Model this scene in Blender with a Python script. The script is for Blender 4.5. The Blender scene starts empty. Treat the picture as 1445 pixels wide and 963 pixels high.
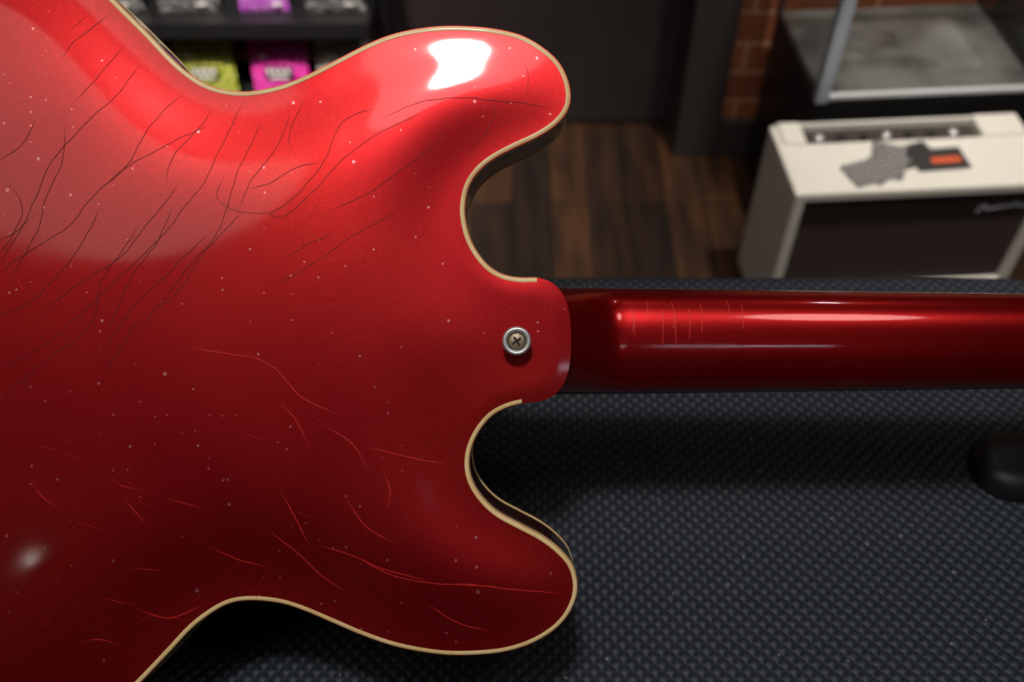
import bpy, bmesh, math, random
import numpy as np
from mathutils import Vector, Matrix
from mathutils.geometry import delaunay_2d_cdt
random.seed(4)
sc = bpy.context.scene
try:
    sc.view_settings.view_transform = 'Standard'
except Exception: pass
COL = sc.collection

# ---------------------------------------------------------------- helpers
def newmat(name, color=(.5,.5,.5), rough=.5, metal=0, coat=0, coatr=.03, spec=.5, emis=None, es=0):
    m = bpy.data.materials.new(name); m.use_nodes = True
    b = m.node_tree.nodes['Principled BSDF']
    b.inputs['Base Color'].default_value = (*color,1)
    b.inputs['Roughness'].default_value = rough
    b.inputs['Metallic'].default_value = metal
    b.inputs['Coat Weight'].default_value = coat
    b.inputs['Coat Roughness'].default_value = coatr
    b.inputs['Specular IOR Level'].default_value = spec
    if emis:
        b.inputs['Emission Color'].default_value=(*emis,1); b.inputs['Emission Strength'].default_value=es
    return m
def N(m,t,**k):
    n=m.node_tree.nodes.new(t)
    for a,v in k.items(): setattr(n,a,v)
    return n
def L(m,a,b): m.node_tree.links.new(a,b)
def bsdf(m): return m.node_tree.nodes['Principled BSDF']
def noisy(m, c1, c2, scale=20, detail=4, rough=None, bump=0, mapscale=(1,1,1)):
    tc=N(m,'ShaderNodeTexCoord'); mp=N(m,'ShaderNodeMapping'); mp.inputs['Scale'].default_value=mapscale
    no=N(m,'ShaderNodeTexNoise'); no.inputs['Scale'].default_value=scale; no.inputs['Detail'].default_value=detail
    cr=N(m,'ShaderNodeValToRGB'); cr.color_ramp.elements[0].position=.35; cr.color_ramp.elements[1].position=.65
    cr.color_ramp.elements[0].color=(*c1,1); cr.color_ramp.elements[1].color=(*c2,1)
    L(m,tc.outputs['Object'],mp.inputs['Vector']); L(m,mp.outputs['Vector'],no.inputs['Vector'])
    L(m,no.outputs['Fac'],cr.inputs['Fac']); L(m,cr.outputs['Color'],bsdf(m).inputs['Base Color'])
    if bump:
        bp=N(m,'ShaderNodeBump'); bp.inputs['Strength'].default_value=bump; bp.inputs['Distance'].default_value=.002
        L(m,no.outputs['Fac'],bp.inputs['Height']); L(m,bp.outputs['Normal'],bsdf(m).inputs['Normal'])
    if rough:
        mr=N(m,'ShaderNodeMapRange'); mr.inputs['To Min'].default_value=rough[0]; mr.inputs['To Max'].default_value=rough[1]
        L(m,no.outputs['Fac'],mr.inputs['Value']); L(m,mr.outputs['Result'],bsdf(m).inputs['Roughness'])
    return m
def addobj(name, me, mats, parent=None):
    o=bpy.data.objects.new(name, me); COL.objects.link(o)
    for m in (mats if isinstance(mats,(list,tuple)) else [mats]): me.materials.append(m)
    if parent: o.parent=parent
    return o
def mesh(name, v, f, mats, parent=None, smooth=False, fm=None):
    me=bpy.data.meshes.new(name); me.from_pydata([tuple(p) for p in v],[],f); me.update()
    o=addobj(name,me,mats,parent)
    if fm:
        for p,i in zip(me.polygons,fm): p.material_index=i
    if smooth:
        for p in me.polygons: p.use_smooth=True
    return o
def box(name,x0,x1,y0,y1,z0,z1,mat,parent=None,bevel=0,seg=2):
    bm=bmesh.new(); bmesh.ops.create_cube(bm,size=1)
    for v in bm.verts:
        v.co=Vector((x0+(v.co.x+.5)*(x1-x0), y0+(v.co.y+.5)*(y1-y0), z0+(v.co.z+.5)*(z1-z0)))
    if bevel: bmesh.ops.bevel(bm,geom=bm.edges[:],offset=bevel,segments=seg,affect='EDGES',profile=.5)
    me=bpy.data.meshes.new(name); bm.to_mesh(me); bm.free()
    return addobj(name,me,mat,parent)
def empty(name, loc=(0,0,0), rot=(0,0,0)):
    e=bpy.data.objects.new(name,None); e.empty_display_size=.05; COL.objects.link(e); e.location=loc; e.rotation_euler=rot; return e
def lathe(name, prof, mat, parent=None, seg=48, loc=(0,0,0), smooth=True):
    v=[];f=[]
    for (r,z) in prof:
        for i in range(seg):
            a=2*math.pi*i/seg; v.append((loc[0]+r*math.cos(a),loc[1]+r*math.sin(a),loc[2]+z))
    for j in range(len(prof)-1):
        for i in range(seg):
            k=(i+1)%seg; f.append((j*seg+i,j*seg+k,(j+1)*seg+k,(j+1)*seg+i))
    return mesh(name,v,f,mat,parent,smooth)
def catmull(P, closed, step):
    P=np.array(P,float); n=len(P); out=[]
    rng=range(n if closed else n-1)
    for i in rng:
        if closed: a,b,c,d=P[(i-1)%n],P[i],P[(i+1)%n],P[(i+2)%n]
        else: a,b,c,d=P[max(i-1,0)],P[i],P[i+1],P[min(i+2,n-1)]
        for t in np.linspace(0,1,14,endpoint=False):
            out.append(.5*((2*b)+(-a+c)*t+(2*a-5*b+4*c-d)*t*t+(-a+3*b-3*c+d)*t**3))
    if not closed: out.append(P[-1])
    out=np.array(out)
    Q=np.vstack([out,out[:1]]) if closed else out
    s=np.r_[0,np.cumsum(np.linalg.norm(np.diff(Q,axis=0),axis=1))]
    m=max(3,int(s[-1]/step)); t=np.linspace(0,s[-1],m,endpoint=not closed)
    return np.c_[np.interp(t,s,Q[:,0]),np.interp(t,s,Q[:,1])]

# ---------------------------------------------------------------- materials
red=newmat('cherry_lacquer',(.42,.006,.012),.38,.85,1.0,.035)
def red_nodes(m,ca,cb,specks=True):
    tc=N(m,'ShaderNodeTexCoord')
    no=N(m,'ShaderNodeTexNoise'); no.inputs['Scale'].default_value=9; no.inputs['Detail'].default_value=3
    L(m,tc.outputs['Object'],no.inputs['Vector'])
    cr=N(m,'ShaderNodeValToRGB'); cr.color_ramp.elements[0].position=.3; cr.color_ramp.elements[1].position=.7
    cr.color_ramp.elements[0].color=(*ca,1); cr.color_ramp.elements[1].color=(*cb,1)
    L(m,no.outputs['Fac'],cr.inputs['Fac'])
    # fine metallic grain
    ng=N(m,'ShaderNodeTexNoise'); ng.inputs['Scale'].default_value=1600; ng.inputs['Detail'].default_value=1
    mpg=N(m,'ShaderNodeMapping'); mpg.inputs['Scale'].default_value=(.35,1,1)
    L(m,tc.outputs['Object'],mpg.inputs['Vector']); L(m,mpg.outputs['Vector'],ng.inputs['Vector'])
    mg=N(m,'ShaderNodeMapRange'); mg.inputs['From Min'].default_value=.3; mg.inputs['From Max'].default_value=.7; mg.inputs['To Min'].default_value=.87; mg.inputs['To Max'].default_value=1.13
    L(m,ng.outputs['Fac'],mg.inputs['Value'])
    vm=N(m,'ShaderNodeVectorMath',operation='SCALE'); L(m,cr.outputs['Color'],vm.inputs[0]); L(m,mg.outputs['Result'],vm.inputs['Scale'])
    last=vm.outputs['Vector']
    if specks:
        for sca,thr,siz in ((70,.82,.065),(160,.88,.095)):
            vo=N(m,'ShaderNodeTexVoronoi',voronoi_dimensions='2D'); vo.inputs['Scale'].default_value=sca
            nw=N(m,'ShaderNodeTexNoise'); nw.inputs['Scale'].default_value=1200; L(m,tc.outputs['Object'],nw.inputs['Vector'])
            sv=N(m,'ShaderNodeVectorMath',operation='SCALE'); sv.inputs['Scale'].default_value=.0008; L(m,nw.outputs['Color'],sv.inputs[0])
            av=N(m,'ShaderNodeVectorMath',operation='ADD'); L(m,tc.outputs['Object'],av.inputs[0]); L(m,sv.outputs[0],av.inputs[1])
            L(m,av.outputs[0],vo.inputs['Vector'])
            sp=N(m,'ShaderNodeSeparateColor'); L(m,vo.outputs['Color'],sp.inputs['Color'])
            g=N(m,'ShaderNodeMath',operation='GREATER_THAN'); g.inputs[1].default_value=thr; L(m,sp.outputs['Red'],g.inputs[0])
            sz=N(m,'ShaderNodeMath',operation='MULTIPLY'); sz.inputs[1].default_value=siz; L(m,sp.outputs['Green'],sz.inputs[0])
            ls=N(m,'ShaderNodeMath',operation='LESS_THAN'); L(m,vo.outputs['Distance'],ls.inputs[0]); L(m,sz.outputs[0],ls.inputs[1])
            mu=N(m,'ShaderNodeMath',operation='MULTIPLY'); L(m,g.outputs[0],mu.inputs[0]); L(m,ls.outputs[0],mu.inputs[1])
            m2=N(m,'ShaderNodeMath',operation='MULTIPLY'); m2.inputs[1].default_value=.65; L(m,mu.outputs[0],m2.inputs[0])
            mx=N(m,'ShaderNodeMix',data_type='RGBA'); L(m,m2.outputs[0],mx.inputs['Factor'])
            L(m,last,mx.inputs['A']); mx.inputs['B'].default_value=(.95,.40,.42,1); last=mx.outputs['Result']
    L(m,last,bsdf(m).inputs['Base Color'])
    n2=N(m,'ShaderNodeTexNoise'); n2.inputs['Scale'].default_value=16; n2.inputs['Detail'].default_value=6
    L(m,tc.outputs['Object'],n2.inputs['Vector'])
    mr=N(m,'ShaderNodeMapRange'); mr.inputs['From Min'].default_value=.4; mr.inputs['From Max'].default_value=.75
    mr.inputs['To Min'].default_value=.05; mr.inputs['To Max'].default_value=.12
    L(m,n2.outputs['Fac'],mr.inputs['Value']); L(m,mr.outputs['Result'],bsdf(m).inputs['Coat Roughness'])
red_nodes(red,(.40,.007,.014),(.54,.018,.016))
redneck=newmat('cherry_lacquer_neck',(.42,.006,.012),.30,.85,1.0,.03); red_nodes(redneck,(.36,.005,.007),(.50,.008,.008),False)
redshade=newmat('cherry_lacquer_shaded',(.07,.004,.004),.35,.3,1.0,.04)  # same red lacquer, shade on the rim sides put into a darker colour
cream=noisy(newmat('aged_binding',(.75,.5,.25),.35,0,.4),(.86,.60,.26),(.95,.74,.38),60)
crack_m=newmat('finish_check_line',(.085,.002,.004),.6)
scr_m=newmat('scratch_line',(.85,.03,.03),.5)
rosewood=noisy(newmat('rosewood',rough=.5),(.03,.012,.008),(.06,.025,.015),80,mapscale=(.1,1,1))
steel=newmat('nickel',(.78,.80,.82),.38,.75)
brass=noisy(newmat('tarnished_screw',rough=.45,metal=.5),(.30,.22,.14),(.5,.40,.28),900)
black=newmat('black_recess',(.008,.007,.007),.5)

# ---------------------------------------------------------------- guitar
TILT=math.radians(41)
G=empty('electric_guitar',(0,0,1.0),(TILT,0,0))
S=3055.0
def loc(p): return [((x-722.5)/S,(481.5-y)/S) for x,y in p]
upper=[(735,392),(712,388),(693,378),(677,361),(664,338),(657,312),(656,288),(662,262),(676,241),(697,224),(725,209),(757,194),(782,178),(799,159),(805,138),(801,112),(788,87),(766,67),(736,50),(700,41),(660,37),(620,37),(580,42),(545,51),(510,66),(475,84),(440,102),(405,117),(375,125),(345,129),(315,126),(288,117),(262,100),(238,78),(210,48),(180,18),(150,-12),(115,-42),(75,-71),(30,-98),(-30,-122),(-100,-137),(-180,-141),(-270,-130),(-360,-103),(-450,-57),(-530,5),(-595,85),(-640,180),(-663,290),(-672,400),(-674,481)]
lower=[(-672,562),(-663,672),(-640,782),(-595,877),(-530,957),(-450,1019),(-360,1065),(-270,1092),(-180,1103),(-100,1104),(-30,1094),(30,1076),(80,1054),(125,1027),(165,996),(200,962),(240,920),(270,888),(298,866),(325,852),(355,848),(395,852),(430,863),(470,880),(510,897),(550,911),(590,920),(630,925),(670,925),(710,921),(745,911),(775,895),(797,875),(811,850),(815,825),(808,798),(790,776),(765,757),(735,741),(704,724),(682,704),(667,680),(662,655),(666,630),(678,606),(695,587),(715,576),(737,570)]
heel=[(760,567),(779,560),(793,546),(801,528),(805,505),(806,475),(804,447),(799,425),(789,408),(775,397),(757,392)]
B=catmull(loc(upper+lower+heel),True,.0015)
nB=len(B)
hx0=(737-722.5)/S
is_heel=(B[:,0]>hx0+.0006)&(np.abs(B[:,1])<.0292)
Bd=catmull(loc(upper+lower+heel),True,.0007); dsd=.0007
def hdist(P):
    P=np.atleast_2d(P); out=np.empty(len(P))
    for i in range(0,len(P),1500):
        q=P[i:i+1500]; r2=((q[:,None,:]-Bd[None])**2).sum(2); r2=np.maximum(r2,1e-9)
        out[i:i+1500]=(2/math.pi*(dsd/r2**2).sum(1))**(-1/3)
    return out
ARCH_A,ARCH_S,ARCH_Q=.0057,.034,2.1
def arch(P):
    P=np.atleast_2d(P)
    h=hdist(P)
    a=ARCH_A*(1-np.exp(-(h/ARCH_S)**ARCH_Q))
    # the neck block area and heel cap stay flat
    tx=np.clip((P[:,0]+.095)/.105,0,1); ty=np.clip(1-(np.abs(P[:,1])-.015)/.075,0,1)
    k=(tx*tx*(3-2*tx))*(ty*ty*(3-2*ty))
    return a*(1-k)+.0006*k*np.clip(h/.006,0,1)
area=.5*np.sum(B[:,0]*np.roll(B[:,1],-1)-np.roll(B[:,0],-1)*B[:,1])
if area<0:
    B=B[::-1].copy(); is_heel=is_heel[::-1].copy()
T=np.roll(B,-1,0)-np.roll(B,1,0); T/=np.linalg.norm(T,axis=1)[:,None]
NI=np.c_[-T[:,1],T[:,0]]
sp=.0034
gx=np.arange(B[:,0].min(),B[:,0].max(),sp); gy=np.arange(B[:,1].min(),B[:,1].max(),sp*.866)
pts=np.array([(x+(sp/2 if j%2 else 0),y) for j,y in enumerate(gy) for x in gx])
def insidef(pts):
    inside=np.zeros(len(pts),bool)
    for i in range(nB):
        a=B[i]; b=B[(i+1)%nB]
        c=((a[1]>pts[:,1])!=(b[1]>pts[:,1]))
        if c.any():
            xx=(b[0]-a[0])*(pts[:,1]-a[1])/(b[1]-a[1]+1e-15)+a[0]
            inside^=(c&(pts[:,0]<xx))
    return inside
pts=pts[insidef(pts)]
md=np.concatenate([np.sqrt(((pts[i:i+1500,None,:]-B[None])**2).sum(2).min(1)) for i in range(0,len(pts),1500)])
pts=pts[md>.0042]
ring=B+NI*.0022
allp=[Vector(p) for p in np.vstack([B,ring,pts])]
edges=[(i,(i+1)%nB) for i in range(nB)]
vo,_,fo,_,_,_=delaunay_2d_cdt(allp,edges,[],1,1e-7)
V2=np.array([(v.x,v.y) for v in vo]); Z=arch(V2)
mdv=np.concatenate([((V2[i:i+1500,None,:]-B[None])**2).sum(2).min(1) for i in range(0,len(V2),1500)])
Z[mdv<1e-10]=0
mesh('back_plate',np.c_[V2,Z],[tuple(f) for f in fo],red,G,True)
DEP=.042
v=[];f=[]
for k,zz in enumerate([0,-.0008,-.014,-.028,-DEP]):
    off=.0004 if k==0 else 0
    for p,n in zip(B,NI): v.append((p[0]+n[0]*off,p[1]+n[1]*off,zz))
for k in range(4):
    for i in range(nB):
        j=(i+1)%nB; f.append((k*nB+i,(k+1)*nB+i,(k+1)*nB+j,k*nB+j))
mesh('rim_sides',v,f,redshade,G,True)
v=[(p[0],p[1],-DEP) for p in B]
mesh('front_plate',v,[tuple(range(nB))[::-1]],red,G)
start=next(i for i in range(nB) if is_heel[i] and not is_heel[(i+1)%nB])+1
run=[]
i=start%nB
while not is_heel[i]:
    run.append(i); i=(i+1)%nB
def binding(name,sgn,z0):
    prof=[(.0021,.00025),(.0013,.00035),(.0003,.0001),(-.0002,-.0006),(-.00025,-.0055),(.0008,-.0056)]
    v=[];f=[];m=len(prof)
    for i in run:
        for o,z in prof: v.append((B[i,0]+NI[i,0]*o,B[i,1]+NI[i,1]*o,z0+sgn*z))
    for a in range(len(run)-1):
        for b in range(m-1):
            q=(a*m+b,a*m+b+1,(a+1)*m+b+1,(a+1)*m+b); f.append(q if sgn<0 else q[::-1])
    mesh(name,v,f,cream,G,True)
binding('back_binding',1,0); binding('front_binding',-1,-DEP)
def ribbons(name,lines,w,mat,lift=.00022,wob=0):
    v=[];f=[]; rg=np.random.RandomState(3)
    for ln in lines:
        P=catmull(loc(ln),False,.0018)
        t=np.gradient(P,axis=0); t/=np.linalg.norm(t,axis=1)[:,None]+1e-12
        nn=np.c_[-t[:,1],t[:,0]]; m=len(P)
        if wob:
            s=np.arange(m)*.0018; ph=rg.uniform(0,6.28,3)
            P=P+nn*(wob*(np.sin(s*260+ph[0])+.6*np.sin(s*610+ph[1])+.35*np.sin(s*1300+ph[2])))[:,None]
        b=len(v)
        ta=np.clip(np.minimum(np.arange(m),np.arange(m)[::-1])/4.,.25,1)[:,None]*w/2
        A=P+nn*ta; C=P-nn*ta; za=arch(A)+lift; zc=arch(C)+lift
        for k in range(m): v+= [(A[k,0],A[k,1],za[k]),(C[k,0],C[k,1],zc[k])]
        for k in range(m-1): f.append((b+2*k,b+2*k+1,b+2*k+3,b+2*k+2))
    mesh(name,v,f,mat,G,True)
cr=[[(157,18),(130,42),(108,60),(92,88)],
[(200,90),(165,140),(120,185),(75,240),(62,275),(35,330),(0,380),(-60,430)],
[(300,175),(230,212),(170,250),(130,290),(100,325),(40,362),(0,395)],
[(345,140),(318,200),(295,255),(262,300),(228,342),(180,388),(125,440),(80,480),(0,525)],
[(372,170),(345,230),(330,275),(312,330),(270,380),(200,470)],
[(535,155),(486,172),(462,225),(425,275),(385,305),(412,303),(445,272),(500,215),(560,178),(600,160)],
[(775,152),(720,145),(650,140),(600,145),(540,168)],
[(735,78),(745,105),(742,140)],[(60,168),(45,200),(20,222),(0,232)],
[(395,302),(345,302),(312,282),(320,250)],
[(700,140),(690,180),(660,220)],
[(560,300),(500,335),(450,370),(415,392),(380,402)],
[(205,318),(150,400),(140,450),(95,500)],
[(300,150),(285,180),(250,220),(240,260)],[(180,60),(150,100),(110,150)],
[(20,260),(40,300),(15,350),(-30,390)],[(410,160),(395,205),(360,255),(340,300)],
[(250,290),(230,340),(200,380),(170,440),(160,480)],
[(100,180),(95,230),(70,290),(60,330),(20,400)],[(130,20),(110,35),(98,50)],[(260,130),(215,180),(190,230),(150,270)],
[(350,300),(300,350),(250,420),(215,440)],[(150,290),(120,350),(60,420),(0,450)],[(430,140),(410,190),(415,220)],
[(260,260),(205,330),(170,370),(120,400),(60,450)],[(300,330),(250,380),(190,440),(150,500)],
[(60,300),(30,330),(0,345)],[(210,440),(170,500),(150,540)],[(120,470),(60,520),(10,560)],[(460,230),(420,240),(380,262),(350,270)],
[(480,330),(440,345),(400,370)],[(620,200),(570,240),(520,275),(470,300)]]
ribbons('finish_checking',cr,.00021,crack_m,wob=.00022)
scr=[[(350,497),(392,520),(430,560),(478,583)],[(270,489),(312,497),(372,506)],[(28,388),(38,403),(48,422)],[(50,675),(68,698),(92,716)],
[(163,672),(182,684),(207,690)],[(62,628),(90,633)],[(188,799),(232,803)],[(455,768),(500,783),(545,802),(605,818)],[(380,745),(420,778),(455,812),(487,834)],
[(195,858),(240,872),(290,852)],[(336,820),(357,836)],[(520,630),(580,645),(632,656)],[(640,820),(700,828),(790,838)],[(180,700),(215,740)],
[(90,610),(110,628)],[(160,655),(172,664)],[(235,868),(262,876)],[(490,700),(520,742),(560,765)],[(200,875),(215,868)],[(400,690),(440,770)],
[(0,545),(14,556)],[(300,770),(340,790),(380,800)],[(460,600),(500,625),(520,660)],[(600,850),(650,880),(690,890)],[(185,676),(200,684)],
[(540,660),(552,690),(548,720)],[(120,735),(150,745)],[(240,700),(290,715)],[(20,600),(30,607)],
[(505,785),(560,812),(620,822),(700,826)],[(395,565),(420,590),(440,630)],[(60,880),(80,872)],[(150,840),(190,852)],[(120,905),(140,900),(170,908)],
[(75,690),(85,705)],[(200,700),(212,712)],[(212,862),(226,870)],[(270,850),(282,842)],[(100,640),(118,646)],[(420,720),(440,728)],[(350,610),(380,622)]]
ribbons('surface_scratches',scr,.00026,scr_m,wob=.0001)
bx,by=(729-722.5)/S,0.0
z0=float(arch(np.array([[bx,by]]))[0])
lathe('strap_button',[(.0,0),(.0055,0),(.0058,.0008),(.0045,.002),(.0036,.004),(.0040,.0065),(.0058,.0078),(.0065,.0086),(.0066,.0092),(.0060,.0100),(.0052,.0101),(.0047,.0097),(.0041,.0088),(0,.0086)],steel,G,64,(bx,by,z0))
lathe('screw_ring_gap',[(.0045,.0092),(.0036,.0089),(0,.0089)],black,G,48,(bx,by,z0))
lathe('button_screw',[(.0037,.0087),(.0037,.0092),(.0032,.0096),(.0018,.0099),(0,.0100)],brass,G,48,(bx,by,z0))
for k in range(2):
    a=math.radians(35+90*k); c,s=math.cos(a),math.sin(a); l,w=.0023,.00050; q=[]
    for zz in (.0092,.01015):
        for (x,y) in ((-l,-w),(l,-w),(l,w),(-l,w)): q.append((bx+x*c-y*s,by+x*s+y*c,z0+zz))
    mesh('screw_slot_%d'%(k+1),q,[(0,1,2,3),(4,5,6,7),(0,1,5,4),(1,2,6,5),(2,3,7,6),(3,0,4,7)],black,G)
# neck
def sm(t): t=min(1,max(0,t)); return t*t*(3-2*t)
v=[];f=[];M=28
xs=list(np.linspace(.0,.02,4))+list(np.linspace(.022,.075,22))+list(np.linspace(.085,.43,24))
NZ=-.0415
for x in xs:
    w=.0268-(x-.025)/.41*.0052
    h=.0185-.002*(x/.43)+ .0205*(1-sm((x-.016)/.038))
    e=.86
    for k in range(M+1):
        t=math.pi*k/M; cc=math.cos(t); ss=math.sin(t)
        v.append((x, w*math.copysign(abs(cc)**.8,cc), NZ+h*ss**e))
for a in range(len(xs)-1):
    for b in range(M):
        f.append((a*(M+1)+b,(a+1)*(M+1)+b,(a+1)*(M+1)+b+1,a*(M+1)+b+1))
mesh('neck',v,f,redneck,G,True)
def neckz(x,y):
    w=.0268-(x-.025)/.41*.0052; h=.0185-.002*(x/.43)+ .0205*(1-sm((x-.016)/.038))
    c=min(1,abs(y)/w)**(1/.8); return NZ+h*math.sqrt(max(0,1-c*c))**.86
v=[];f=[]
for (x,y0,y1,dx) in ((.078,.019,.006,.001),(.0795,.012,-.004,.0),(.105,.020,.010,.001),(.058,.016,.004,.001),(.0595,.014,.002,0),(.112,.018,.006,.0005),(.066,.019,.012,.0),(.086,.016,.001,.0005),(.073,.015,-.002,.0004),(.092,.018,.004,.0004)):
    n_=10; b=len(v)
    for k in range(n_+1):
        t=k/n_; yy=y0+(y1-y0)*t; xx=x+dx*math.sin(t*3); ww=.00011
        for q in (-ww,ww): v.append((xx+q,yy,neckz(xx,yy)+.0003))
    for k in range(n_): f.append((b+2*k,b+2*k+1,b+2*k+3,b+2*k+2))
mesh('neck_wear_marks',v,f,scr_m,G,True)
v=[];f=[]
for x in (-.10,.432):
    w=.0270-(x-.025)/.41*.0052
    for (yy,zz) in ((w,NZ),(w,NZ-.006),(0,NZ-.0075),(-w,NZ-.006),(-w,NZ)): v.append((x,yy,zz))
f=[(i,(i+1)%5,5+(i+1)%5,5+i) for i in range(5)]+[(0,1,2,3,4),(9,8,7,6,5)]
mesh('fingerboard',v,f,rosewood,G)
for s,nm in ((1,'neck_binding_1'),(-1,'neck_binding_2')):
    v=[]
    for x in (.02,.432):
        w=.0270-(x-.025)/.41*.0052
        v+= [(x,s*(w+.0001),NZ-.0022),(x,s*(w+.0001),NZ-.0055),(x,s*(w-.001),NZ-.0058),(x,s*(w-.001),NZ-.0020)]
    mesh(nm,v,[(0,1,5,4),(1,2,6,5),(2,3,7,6),(3,0,4,7)],cream,G)
hs=[(.425,.0213),(.45,.028),(.47,.037),(.56,.040),(.605,.036),(.612,.018),(.600,0),(.612,-.018),(.605,-.036),(.56,-.040),(.47,-.037),(.45,-.028),(.425,-.0213)]
nh=len(hs); v=[]
for dz in (0,-.014):
    for x,y in hs: v.append((x,y,-.030+dz+(x-.43)*.25))
f=[tuple(range(nh))[::-1],tuple(range(nh,2*nh))]+[(i,(i+1)%nh,nh+(i+1)%nh,nh+i) for i in range(nh)]
mesh('headstock',v,f,redneck,G)
for i in range(3):
    for s in (1,-1):
        x=.475+i*.045; zt=-.030+(x-.43)*.25
        lathe('tuner_%d%s'%(i+1,'a' if s>0 else 'b'),[(0,-.001),(.009,-.001),(.009,.006),(.006,.009),(0,.009)],steel,G,24,(x,s*.025,zt))
        lathe('tuner_button_%d%s'%(i+1,'a' if s>0 else 'b'),[(0,0),(.006,.001),(.009,.005),(.006,.009),(0,.010)],cream,G,16,(x,s*.050,zt-.002))
        box('tuner_shaft_%d%s'%(i+1,'a' if s>0 else 'b'),x-.002,x+.002,min(s*.03,s*.05),max(s*.03,s*.05),zt+.001,zt+.005,steel,G)

# ---------------------------------------------------------------- bench with dimpled mat
TZ=.832
BX0,BX1,BY0,BY1=-.80,.425,-.30,.211
def rrect(x0,x1,y0,y1,r,n=10):
    o=[]
    for cx,cy,a0 in ((x1-r,y1-r,0),(x0+r,y1-r,90),(x0+r,y0+r,180),(x1-r,y0+r,270)):
        for k in range(n+1):
            a=math.radians(a0+90*k/n); o.append((cx+r*math.cos(a),cy+r*math.sin(a)))
    return o
matm=newmat('dimpled_rubber_mat',(.018,.022,.028),.55,0,0,spec=.45)
m=matm
tc=N(m,'ShaderNodeTexCoord'); sx=N(m,'ShaderNodeSeparateXYZ'); L(m,tc.outputs['Object'],sx.inputs[0])
nz=N(m,'ShaderNodeTexNoise'); nz.inputs['Scale'].default_value=14; L(m,tc.outputs['Object'],nz.inputs['Vector'])
def MATH(op,a,b=None,c=None):
    n=N(m,'ShaderNodeMath',operation=op)
    for i,x in enumerate((a,b,c)):
        if x is None: continue
        if isinstance(x,(int,float)): n.inputs[i].default_value=x
        else: L(m,x,n.inputs[i])
    return n.outputs[0]
P=.0082
w1=MATH('MULTIPLY',nz.outputs['Fac'],1.6)
ux=MATH('MULTIPLY_ADD',sx.outputs['X'],2*math.pi/P,w1); uy=MATH('MULTIPLY_ADD',sx.outputs['Y'],2*math.pi/(P*.95),w1)
a1=MATH('SINE',MATH('ADD',MATH('MULTIPLY',ux,.5),MATH('MULTIPLY',uy,.5)))
a2=MATH('SINE',MATH('SUBTRACT',MATH('MULTIPLY',ux,.5),MATH('MULTIPLY',uy,.5)))
hh=MATH('MULTIPLY',a1,a2); ha=MATH('ABSOLUTE',hh); hp=MATH('POWER',ha,.75)
bp=N(m,'ShaderNodeBump'); bp.inputs['Strength'].default_value=.9; bp.inputs['Distance'].default_value=.0014
L(m,hp,bp.inputs['Height']); L(m,bp.outputs['Normal'],bsdf(m).inputs['Normal'])
crm=N(m,'ShaderNodeValToRGB'); crm.color_ramp.elements[0].color=(.017,.024,.033,1); crm.color_ramp.elements[1].color=(.031,.042,.057,1)
L(m,hp,crm.inputs['Fac'])
vl=N(m,'ShaderNodeTexVoronoi',voronoi_dimensions='2D'); vl.inputs['Scale'].default_value=24; L(m,tc.outputs['Object'],vl.inputs['Vector'])
ll=MATH('LESS_THAN',vl.outputs['Distance'],.018)
mx=N(m,'ShaderNodeMix',data_type='RGBA'); L(m,ll,mx.inputs['Factor']); L(m,crm.outputs['Color'],mx.inputs['A']); mx.inputs['B'].default_value=(.2,.21,.22,1)
L(m,mx.outputs['Result'],bsdf(m).inputs['Base Color'])
bench=empty('padded_workbench')
R=.07
rings=[(0,TZ-.024),(0,TZ-.008),(.0015,TZ-.003),(.005,TZ-.0008),(.010,TZ)]
v=[];f=[];nr=None
for off,z in rings:
    rr=rrect(BX0+off,BX1-off,BY0+off,BY1-off,R-off); nr=len(rr); v+=[(x,y,z) for x,y in rr]
for k in range(len(rings)-1):
    for i in range(nr):
        j=(i+1)%nr; f.append((k*nr+i,k*nr+j,(k+1)*nr+j,(k+1)*nr+i))
f.append(tuple((len(rings)-1)*nr+i for i in range(nr)))
f.append(tuple(range(nr))[::-1])
mo=mesh('mat',v,f,matm,bench,True)
mo.data.polygons[len(f)-2].use_smooth=False
benchwood=noisy(newmat('bench_black_wood',rough=.5),(.012,.011,.010),(.022,.020,.018),30)
box('bench_top',BX0+.01,BX1-.01,BY0+.01,BY1-.01,TZ-.06,TZ-.0242,benchwood,bench,.004)
for i,(x,y) in enumerate(((BX0+.04,BY0+.04),(BX1-.11,BY0+.04),(BX0+.04,BY1-.10),(BX1-.11,BY1-.10))):
    box('leg_%d'%(i+1),x,x+.06,y,y+.06,0,TZ-.06,benchwood,bench,.004)
box('apron_1',BX0+.1,BX1-.11,BY0+.06,BY0+.08,TZ-.14,TZ-.06,benchwood,bench)
box('apron_2',BX0+.1,BX1-.11,BY1-.08,BY1-.06,TZ-.14,TZ-.06,benchwood,bench)

foam=noisy(newmat('black_foam',rough=.9,spec=.2),(.008,.008,.009),(.016,.016,.018),120)
wx0,wx1=-.36,-.10
def onb(v_,n_):
    c,s=math.cos(TILT),math.sin(TILT); return (v_*c-n_*s, 1.0+v_*s+n_*c)
pA=onb(-.085,-DEP-.001); pB=onb(.07,-DEP-.001)
v=[]
for x in (wx0,wx1): v+=[(x,pA[0],TZ),(x,pA[0],pA[1]),(x,pB[0],pB[1]),(x,pB[0]+.02,pB[1]-.02),(x,pB[0]+.02,TZ)]
mesh('foam_support_wedge',v,[(0,1,2,3,4),(9,8,7,6,5)]+[(i,(i+1)%5,5+(i+1)%5,5+i) for i in range(5)],foam)
cradle=empty('neck_cradle')
cm=newmat('black_rubber',(.012,.014,.018),.45)
v=[];f=[]
ring_=[(0,TZ+.0005),(0,TZ+.005),(.002,TZ+.010),(.006,TZ+.014),(.013,TZ+.0155)]
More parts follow.
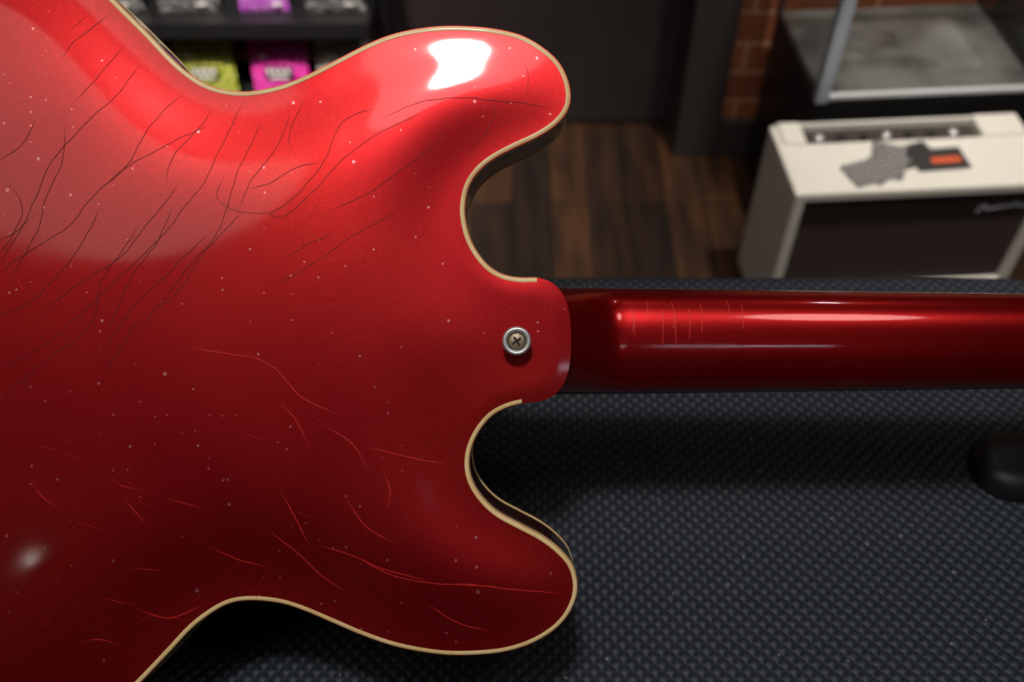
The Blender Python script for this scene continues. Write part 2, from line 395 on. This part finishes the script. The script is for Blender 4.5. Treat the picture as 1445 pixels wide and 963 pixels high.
for off,z in ring_:
    rr=rrect(.281+off,.415-off,.017+off,.064-off,.023-off,8); nr=len(rr); v+=[(x,y,z) for x,y in rr]
for k in range(len(ring_)-1):
    for i in range(nr):
        j=(i+1)%nr; f.append((k*nr+i,k*nr+j,(k+1)*nr+j,(k+1)*nr+i))
f.append(tuple((len(ring_)-1)*nr+i for i in range(nr)))
mesh('base',v,f,cm,cradle,True)
box('post',.350,.378,.028,.055,TZ+.013,.940,cm,cradle,.005)
box('saddle',.340,.388,.006,.070,.925,.9445,foam,cradle,.006)

# ---------------------------------------------------------------- room
floorm=newmat('wood_floor',(.1,.05,.02),.38)
m=floorm
tc=N(m,'ShaderNodeTexCoord'); mp=N(m,'ShaderNodeMapping'); mp.inputs['Rotation'].default_value=(0,0,math.radians(90))
L(m,tc.outputs['Object'],mp.inputs['Vector'])
bt=N(m,'ShaderNodeTexBrick'); bt.offset=.37; bt.inputs['Scale'].default_value=1
bt.inputs['Brick Width'].default_value=.62; bt.inputs['Row Height'].default_value=.078; bt.inputs['Mortar Size'].default_value=.0018
bt.inputs['Color1'].default_value=(.018,.009,.006,1); bt.inputs['Color2'].default_value=(.072,.032,.014,1); bt.inputs['Mortar'].default_value=(.003,.002,.002,1)
L(m,mp.outputs['Vector'],bt.inputs['Vector'])
n1=N(m,'ShaderNodeTexNoise'); n1.inputs['Scale'].default_value=6; n1.inputs['Detail'].default_value=8
mp2=N(m,'ShaderNodeMapping'); mp2.inputs['Scale'].default_value=(6,.8,1); L(m,tc.outputs['Object'],mp2.inputs['Vector']); L(m,mp2.outputs['Vector'],n1.inputs['Vector'])
cr1=N(m,'ShaderNodeValToRGB'); cr1.color_ramp.elements[0].position=.3; cr1.color_ramp.elements[0].color=(.25,.25,.25,1); cr1.color_ramp.elements[1].position=.7; cr1.color_ramp.elements[1].color=(1.2,1.1,1,1)
L(m,n1.outputs['Fac'],cr1.inputs['Fac'])
mx=N(m,'ShaderNodeMix',data_type='RGBA',blend_type='MULTIPLY'); mx.inputs['Factor'].default_value=1
L(m,bt.outputs['Color'],mx.inputs['A']); L(m,cr1.outputs['Color'],mx.inputs['B']); L(m,mx.outputs['Result'],bsdf(m).inputs['Base Color'])
box('floor',-2.2,2.2,-2.2,1.62,-.05,0,floorm)

def brickmat():
    m=newmat('brown_brick',(.2,.06,.03),.75)
    tc=N(m,'ShaderNodeTexCoord'); sx=N(m,'ShaderNodeSeparateXYZ'); cx=N(m,'ShaderNodeCombineXYZ')
    L(m,tc.outputs['Object'],sx.inputs[0]); L(m,sx.outputs['X'],cx.inputs['X']); L(m,sx.outputs['Z'],cx.inputs['Y'])
    bt=N(m,'ShaderNodeTexBrick'); bt.inputs['Scale'].default_value=1; bt.inputs['Brick Width'].default_value=.23; bt.inputs['Row Height'].default_value=.066
    bt.inputs['Mortar Size'].default_value=.0028; bt.inputs['Color1'].default_value=(.32,.095,.036,1); bt.inputs['Color2'].default_value=(.20,.056,.023,1); bt.inputs['Mortar'].default_value=(.50,.28,.18,1)
    L(m,cx.outputs[0],bt.inputs['Vector']); L(m,bt.outputs['Color'],bsdf(m).inputs['Base Color'])
    bp=N(m,'ShaderNodeBump'); bp.inputs['Strength'].default_value=.6; bp.inputs['Distance'].default_value=.004; bp.invert=True
    L(m,bt.outputs['Fac'],bp.inputs['Height']); L(m,bp.outputs['Normal'],bsdf(m).inputs['Normal'])
    return m
brick=brickmat()
wallm=noisy(newmat('dark_wall_paint',rough=.8),(.040,.034,.034),(.052,.044,.042),8)
darktrim=newmat('dark_trim',(.036,.029,.029),.5)
wb=empty('wall_back')
box('wall_segment_1',-2.2,-.31,1.41,1.56,0,2.7,brick,wb)
box('wall_segment_2',.43,2.2,1.41,1.56,0,2.7,brick,wb)
box('wall_segment_3',-.31,.43,1.41,1.56,2.06,2.7,brick,wb)
box('wall_left',-2.3,-2.2,-2.2,1.56,0,2.7,wallm)
box('wall_right',2.2,2.3,-2.2,1.56,0,2.7,wallm)
box('wall_front',-2.3,2.3,-2.3,-2.2,0,2.7,wallm)
box('ceiling',-2.3,2.3,-2.3,1.62,2.7,2.78,newmat('ceiling_paint',(.35,.33,.32),.9))
door=empty('door_1')
dm=noisy(newmat('door_charcoal',rough=.45),(.020,.015,.016),(.025,.019,.020),5)
box('leaf',-.285,.345,1.505,1.545,.008,2.03,dm,door,.002)
box('panel_rail',-.20,.26,1.500,1.506,1.15,1.9,dm,door,.002)
lathe('knob',[(0,-.0),(.02,0),(.028,.015),(.02,.03),(0,.034)],steel,door,24,(.28,1.47,1.0))
box('knob_stem',.27,.29,1.475,1.506,1.005,1.025,steel,door)
box('trim_1',.345,.432,1.395,1.55,0,2.06,darktrim,None,.003)
box('trim_2',-.325,-.285,1.395,1.55,0,2.06,darktrim,None,.003)
box('trim_3',-.285,.345,1.395,1.55,2.03,2.06,darktrim,None,.003)
box('baseboard_back',.432,2.2,1.392,1.41,0,.09,darktrim,None,.003)
box('baseboard_left',-2.2,-.325,1.392,1.41,0,.09,darktrim,None,.003)

# ---------------------------------------------------------------- shelf with string packs
shm=newmat('black_shelf_metal',(.008,.008,.009),.45)
sh=empty('string_display_shelf')
SX0,SX1=-1.25,-.245
for i,(z,yf) in enumerate(((.225,1.22),(.40,1.22),(.60,1.22),(.80,1.22),(.05,1.22))):
    box('shelf_%d'%(i+1),SX0,SX1,yf,1.39,z,z+.016,shm,sh,.002)
    box('shelf_lip_%d'%(i+1),SX0,SX1,yf-.006,yf,z-.004,z+.026,shm,sh,.001)
for i,x in enumerate((SX0-.012,SX1)):
    box('side_%d'%(i+1),x,x+.012,1.36,1.391,0,.95,shm,sh,.002)
def pack(cx,z,y,base,acc,lab,w=.105,h=.112,seed=0):
    nm='string_pack'
    m=newmat('pack_foil',base,.32,.1)
    tc=N(m,'ShaderNodeTexCoord'); wv=N(m,'ShaderNodeTexWave',wave_type='RINGS',rings_direction='SPHERICAL')
    mpn=N(m,'ShaderNodeMapping'); mpn.inputs['Location'].default_value=(.03,0,-.09+seed*.01); L(m,tc.outputs['Object'],mpn.inputs['Vector']); L(m,mpn.outputs['Vector'],wv.inputs['Vector'])
    wv.inputs['Scale'].default_value=22; wv.inputs['Distortion'].default_value=5; wv.inputs['Detail Scale'].default_value=3
    cr=N(m,'ShaderNodeValToRGB'); cr.color_ramp.elements[0].position=.45; cr.color_ramp.elements[1].position=.8
    cr.color_ramp.elements[0].color=(*base,1); cr.color_ramp.elements[1].color=(*acc,1)
    L(m,wv.outputs['Fac'],cr.inputs['Fac']); L(m,cr.outputs['Color'],bsdf(m).inputs['Base Color'])
    lm=newmat('pack_label',lab,.5); wm=newmat('pack_print',(.75,.72,.7),.5)
    nx,nz_=12,14; v=[];f=[];fm=[]
    rs=random.Random(seed)
    for side in (0,1):
        for j in range(nz_+1):
            for i in range(nx+1):
                s=i/nx;t=j/nz_
                b=.009*(math.sin(math.pi*s)**.6)*(max(0,math.sin(math.pi*min(1,t/.9)))**.5)
                yy=-b+rs.uniform(-.0006,.0006) if side==0 else b*.6
                v.append(((s-.5)*w,yy,t*h))
    o=(nx+1)*(nz_+1)
    for side in (0,1):
        for j in range(nz_):
            for i in range(nx):
                q=(side*o+j*(nx+1)+i,side*o+j*(nx+1)+i+1,side*o+(j+1)*(nx+1)+i+1,side*o+(j+1)*(nx+1)+i)
                f.append(q if side==0 else q[::-1]); fm.append(0)
    def plate(x0,x1,z0,z1,mi):
        b=len(v); yy=-.0108 - .0003*mi
        v.extend([(x0,yy,z0),(x1,yy,z0),(x1,yy,z1),(x0,yy,z1)]); f.append((b,b+1,b+2,b+3)); fm.append(mi)
    plate(-.026,.026,h*.36,h*.60,1)
    for k in range(4): 
        x=-.022+k*.0115; plate(x,x+.007,h*.48,h*.56,2)
    plate(-.018,.016,h*.39,h*.43,2)
    plate(-.033,-.018,h*.74,h*.78,2); plate(.016,.032,h*.12,h*.16,2)
    ob=mesh(nm,v,f,[m,lm,wm],None,True,fm)
    ob.location=(cx,y,z); ob.rotation_euler=(math.radians(-9),0,rs.uniform(-.06,.06))
oli=((.26,.30,.025),(.50,.52,.14)); mag=((.65,.012,.30),(.8,.12,.5)); sil=((.30,.27,.25),(.6,.56,.5)); pur=((.30,.03,.36),(.5,.2,.55)); blk=((.02,.02,.02),(.25,.25,.25)); orn=((.6,.16,.03),(.8,.4,.1))
dk=(.03,.01,.03)
zr=.2415; zr2=.4165
for k,(cx,c,l) in enumerate(((-.560,oli,(.08,.10,.02)),(-.425,mag,dk),(-.305,sil,(.2,.15,.12)),(-.69,orn,dk),(-.82,blk,(.3,.3,.3)),(-.95,mag,dk))):
    pack(cx,zr,1.262,c[0],c[1],l,seed=k)
for k,(cx,c,l) in enumerate(((-.43,pur,dk),(-.305,blk,(.3,.3,.3)),(-.56,blk,dk),(-.69,blk,(.35,.3,.1)),(-.83,sil,dk))):
    pack(cx,zr2,1.270,c[0],c[1],l,w=.085 if k==0 else .105,seed=k+10)

# ---------------------------------------------------------------- small white amplifier
tolex=noisy(newmat('cream_tolex',rough=.55),(.58,.55,.49),(.68,.65,.59),400,bump=.3)
grille=noisy(newmat('grille_cloth',rough=.85),(.034,.018,.016),(.052,.030,.026),500)
ZA=.045
amp=empty('guitar_amplifier',(.432,.858,ZA),(0,0,math.radians(4)))
W,D,H=.412,.172,.352-ZA
box('side_left',0,.018,0,D,0,H,tolex,amp,.004)
box('side_right',W-.018,W,0,D,0,H,tolex,amp,.004)
box('bottom',.016,W-.016,0,D,0,.096,tolex,amp,.003)
box('top',.010,W-.010,.0004,.122,H-.018,H-.0006,tolex,amp,.003)
box('top_left_cheek',.010,.048,.118,D,H-.018,H+.006,tolex,amp,.004)
box('top_right_cheek',W-.076,W-.002,.118,D,H-.018,H+.006,tolex,amp,.004)
box('back_panel',.017,W-.017,D-.012,D-.006,.02,H-.02,tolex,amp)
box('grille',.017,W-.017,.010,.018,.086,H-.016,grille,amp)
box('control_panel',.046,W-.074,.121,D-.004,H-.016,H-.010,newmat('control_chrome',(.10,.085,.075),.3,.6),amp)
box('panel_back_lip',.046,W-.074,D-.006,D,H-.018,H+.002,tolex,amp,.001)
for i in range(7):
    lathe('knob_%d'%(i+1),[(.0,0),(.0075,0),(.0065,.009),(0,.0095)],black if i%3 else steel,amp,20,(.075+i*.037,.140,H-.011))
cu=bpy.data.curves.new('badge','CURVE'); cu.dimensions='3D'; cu.bevel_depth=.0009
spn=cu.splines.new('NURBS'); bpts=[(.280,.194),(.290,.213),(.293,.190),(.300,.204),(.308,.195),(.314,.206),(.319,.196),(.329,.207),(.333,.196),(.341,.213),(.345,.196),(.355,.204)]
spn.points.add(len(bpts)-1)
for p,(x,z) in zip(spn.points,bpts): p.co=(x+.024,.0068,(z-.2)*1.3+H-.052,1)
spn.use_endpoint_u=True
bo=bpy.data.objects.new('script_badge',cu); COL.objects.link(bo); bo.parent=amp; cu.materials.append(newmat('badge_silver',(.75,.80,.92),.3,.0))
for i,(x,y) in enumerate(((.04,.03),(W-.04,.03),(.04,D-.03),(W-.04,D-.03))):
    lathe('foot_%d'%(i+1),[(0,-.004),(.01,-.004),(.01,.001),(0,.001)],black,amp,16,(x,y,0))
box('amp_stand',.46,.81,.885,1.03,0,ZA-.004,shm,None,.006)
def card(x,y,rot,mats,kind,lift):
    w,h=.086,.052
    ob=mesh('business_card',[(-w/2,-h/2,0),(w/2,-h/2,0),(w/2,h/2,0),(-w/2,h/2,0),(-w/2,-h/2,.0005),(w/2,-h/2,.0005),(w/2,h/2,.0005),(-w/2,h/2,.0005)]+
      [(-.014,-.010,.0007),(.034,-.010,.0007),(.034,.004,.0007),(-.014,.004,.0007)],
      [(3,2,1,0),(4,5,6,7),(0,1,5,4),(1,2,6,5),(2,3,7,6),(3,0,4,7),(8,9,10,11)],mats,None,False,[0]*6+[1])
    ob.location=(x,y,.3515+.0004+lift); ob.rotation_euler=(0,0,rot); return ob
cd=newmat('card_dark',(.035,.033,.033),.4); co=newmat('card_orange',(.55,.09,.03),.5)
cs=newmat('card_swirl',(.2,.2,.2),.45)
m=cs; tc=N(m,'ShaderNodeTexCoord'); wv=N(m,'ShaderNodeTexWave',wave_type='RINGS',rings_direction='Z'); wv.inputs['Scale'].default_value=32; wv.inputs['Distortion'].default_value=1.0
mpn=N(m,'ShaderNodeMapping'); mpn.inputs['Location'].default_value=(-.03,.035,0); L(m,tc.outputs['Object'],mpn.inputs['Vector']); L(m,mpn.outputs['Vector'],wv.inputs['Vector'])
crn=N(m,'ShaderNodeValToRGB'); crn.color_ramp.elements[0].color=(.06,.06,.06,1); crn.color_ramp.elements[1].color=(.28,.27,.26,1); crn.color_ramp.elements[0].position=.4; crn.color_ramp.elements[1].position=.65
L(m,wv.outputs['Fac'],crn.inputs['Fac']); L(m,crn.outputs['Color'],bsdf(m).inputs['Base Color'])
card(.628,.950,.35,[cd,cd],0,.0); card(.672,.942,.12,[cd,co],0,.0008)
card(.590,.938,1.25,[cs,cs],1,.0016); card(.578,.925,.75,[cs,cs],1,.0024); card(.560,.912,.35,[cs,cs],1,.0032)

# ---------------------------------------------------------------- glass display case
glass=bpy.data.materials.new('case_glass'); glass.use_nodes=True
nt=glass.node_tree; nt.nodes.clear()
out=nt.nodes.new('ShaderNodeOutputMaterial'); tr=nt.nodes.new('ShaderNodeBsdfTransparent'); gl=nt.nodes.new('ShaderNodeBsdfGlossy'); gl.inputs['Roughness'].default_value=.02
tr.inputs['Color'].default_value=(.95,.96,.96,1)
fr=nt.nodes.new('ShaderNodeLayerWeight'); fr.inputs['Blend'].default_value=.5
pw=nt.nodes.new('ShaderNodeMath'); pw.operation='POWER'; pw.inputs[1].default_value=4
ml=nt.nodes.new('ShaderNodeMath'); ml.operation='MULTIPLY_ADD'; ml.inputs[1].default_value=.7; ml.inputs[2].default_value=.04
mxs=nt.nodes.new('ShaderNodeMixShader')
nt.links.new(fr.outputs['Facing'],pw.inputs[0]); nt.links.new(pw.outputs[0],ml.inputs[0]); nt.links.new(ml.outputs[0],mxs.inputs[0])
nt.links.new(tr.outputs[0],mxs.inputs[1]); nt.links.new(gl.outputs[0],mxs.inputs[2]); nt.links.new(mxs.outputs[0],out.inputs[0])
deck=noisy(newmat('brushed_deck',rough=.35),(.08,.08,.077),(.30,.30,.28),7,rough=(.2,.5))
alum=newmat('aluminium_rail',(.78,.80,.82),.35,.1)
postm=newmat('anodised_post',(.42,.47,.54),.3,.3)
case=empty('glass_display_case',(.512,1.10,0),(0,0,math.radians(4)))
cw,cd_=.385,.285; zb=.355
box('plinth',0,cw,0,cd_-.01,0,zb-.012,newmat('plinth_black',(.008,.008,.009),.35),case,.003)
box('deck',.004,cw-.004,.004,cd_-.014,zb-.012,zb,deck,case)
box('front_rail',.014,cw-.002,-.002,.005,zb-.003,zb+.006,alum,case,.001)
box('left_rail',-.002,.006,.0,cd_-.01,zb-.012,zb+.003,darktrim,case,.001)
box('right_rail',cw-.006,cw+.002,0,cd_-.01,zb-.012,zb+.004,darktrim,case,.001)
box('post_1',-.003,.019,-.004,.014,zb-.01,.98,postm,case,.002)
box('post_2',cw-.013,cw+.003,-.004,.012,zb,.98,postm,case,.002)
box('post_3',-.003,.006,cd_-.022,cd_-.012,zb,.98,darktrim,case,.002)
box('post_4',cw-.006,cw+.003,cd_-.022,cd_-.012,zb,.98,darktrim,case,.002)
box('glass_front',.019,cw-.013,.000,.004,zb,.98,glass,case)
box('glass_left',.001,.004,.014,cd_-.026,zb,.98,glass,case)
box('glass_right',cw-.004,cw-.001,.012,cd_-.026,zb,.98,glass,case)
box('top_frame_front',-.003,cw+.003,-.004,.014,.98,.995,postm,case,.002)
box('top_frame_back',-.003,cw+.003,cd_-.026,cd_-.012,.98,.995,postm,case,.002)
box('top_frame_left',-.003,.013,.014,cd_-.026,.98,.995,postm,case,.002)
box('top_frame_right',cw-.013,cw+.003,.014,cd_-.026,.98,.995,postm,case,.002)
box('glass_top',.013,cw-.013,.014,cd_-.026,.985,.990,glass,case)
box('corner_clip',.020,.034,.006,.016,zb,zb+.008,darktrim,case,.001)
cab=empty('black_cabinet',(.512,1.10,0),(0,0,math.radians(4)))
box('carcass',cw+.012,cw+.45,.0,cd_-.035,0,.40,newmat('cabinet_black',(.012,.012,.013),.35),cab,.004)
box('top_panel',cw+.05,cw+.42,.04,cd_-.07,.40,.404,deck,cab,.001)
box('cabinet_door_1',cw+.03,cw+.22,-.008,.0,.05,.38,shm,cab,.002)
box('cabinet_door_2',cw+.235,cw+.43,-.008,.0,.05,.38,shm,cab,.002)

# ---------------------------------------------------------------- lights
def lamp(x,y,z,power,size,color=(1,.93,.84),spread=160,aim=None,nm='ceiling_or_fill_lamp'):
    e=empty(nm,(x,y,z))
    if aim:
        d=Vector(aim)-Vector((x,y,z)); e.rotation_euler=(-d).to_track_quat('Z','Y').to_euler()
    lathe('housing',[(size*.52,0.0),(size*.56,0),(size*.56,.09),(size*.5,.11),(0,.11)],shm,e,32)
    if not aim: box('stem',-.006,.006,-.006,.006,.11,2.7-z,shm,e)
    ld=bpy.data.lights.new('bulb','AREA'); ld.shape='DISK'; ld.size=size; ld.energy=power; ld.color=color; ld.spread=math.radians(spread)
    lo=bpy.data.objects.new('bulb',ld); COL.objects.link(lo); lo.parent=e; lo.location=(0,0,.004)
    return e
def tube(x,y,z,power,ln,wd,color,rot=0):
    e=empty('ceiling_strip_light',(x,y,z),(0,0,rot))
    box('housing',-ln/2-.01,ln/2+.01,-wd/2-.01,wd/2+.01,.006,.05,shm,e,.003)
    box('stem',-.006,.006,-.006,.006,.05,2.7-z,shm,e)
    ld=bpy.data.lights.new('tube','AREA'); ld.shape='RECTANGLE'; ld.size=ln; ld.size_y=wd; ld.energy=power; ld.color=color
    lo=bpy.data.objects.new('tube',ld); COL.objects.link(lo); lo.parent=e
key=lamp(-.09,-.27,2.47,7.2,.16,(1,.95,.90),nm='pendant_lamp')
diff=newmat('frosted_diffuser',(.8,.8,.78),.5,emis=(1,.93,.88),es=2.2)
lathe('diffuser',[(.10,.012),(.20,.016),(.29,.03),(.31,.05),(.30,.07),(.10,.09)],diff,key,64)
lamp(-.80,-.50,2.28,1.7,.80,(1,.84,.74),nm='added_soft_fill')  # unseen soft lamp, added to brighten the upper left of the back
lamp(.62,-.22,2.35,1.4,.34,(1,.90,.84),nm='added_soft_fill')  # unseen soft lamp, added to lift the band along the neck
lamp(.70,.55,2.55,5.5,.12,(1,.94,.86),60,(.72,1.05,.3))  # added fill lamp, aimed at the amp and display case
lamp(-.45,-.1,2.55,4.5,.12,(1,.90,.80),34,(-.50,1.3,.32))  # added fill lamp, brightens the string packs only
lamp(.15,.7,2.55,.8,.12,(1,.85,.7),70,(.15,1.1,0))
lamp(-1.37,-2.08,2.4,.12,.02,(1,.97,.85))
lamp(.75,1.0,2.5,.5,.07,(1,.95,.9))
tube(.62,-1.45,2.45,.35,.45,.014,(.72,.83,1))
w=bpy.data.worlds.new('World'); sc.world=w; w.use_nodes=True
w.node_tree.nodes['Background'].inputs['Color'].default_value=(.5,.6,.8,1); w.node_tree.nodes['Background'].inputs['Strength'].default_value=.15

# ---------------------------------------------------------------- camera
cam=bpy.data.cameras.new('camera'); co_=bpy.data.objects.new('camera',cam); COL.objects.link(co_)
Dc=.46
co_.location=(0,-Dc*math.sin(TILT),1.0+Dc*math.cos(TILT)); co_.rotation_euler=(TILT,0,0)
cam.lens=35; cam.sensor_width=36; cam.clip_start=.01
cam.dof.use_dof=True; cam.dof.focus_distance=.456; cam.dof.aperture_fstop=7
sc.camera=co_
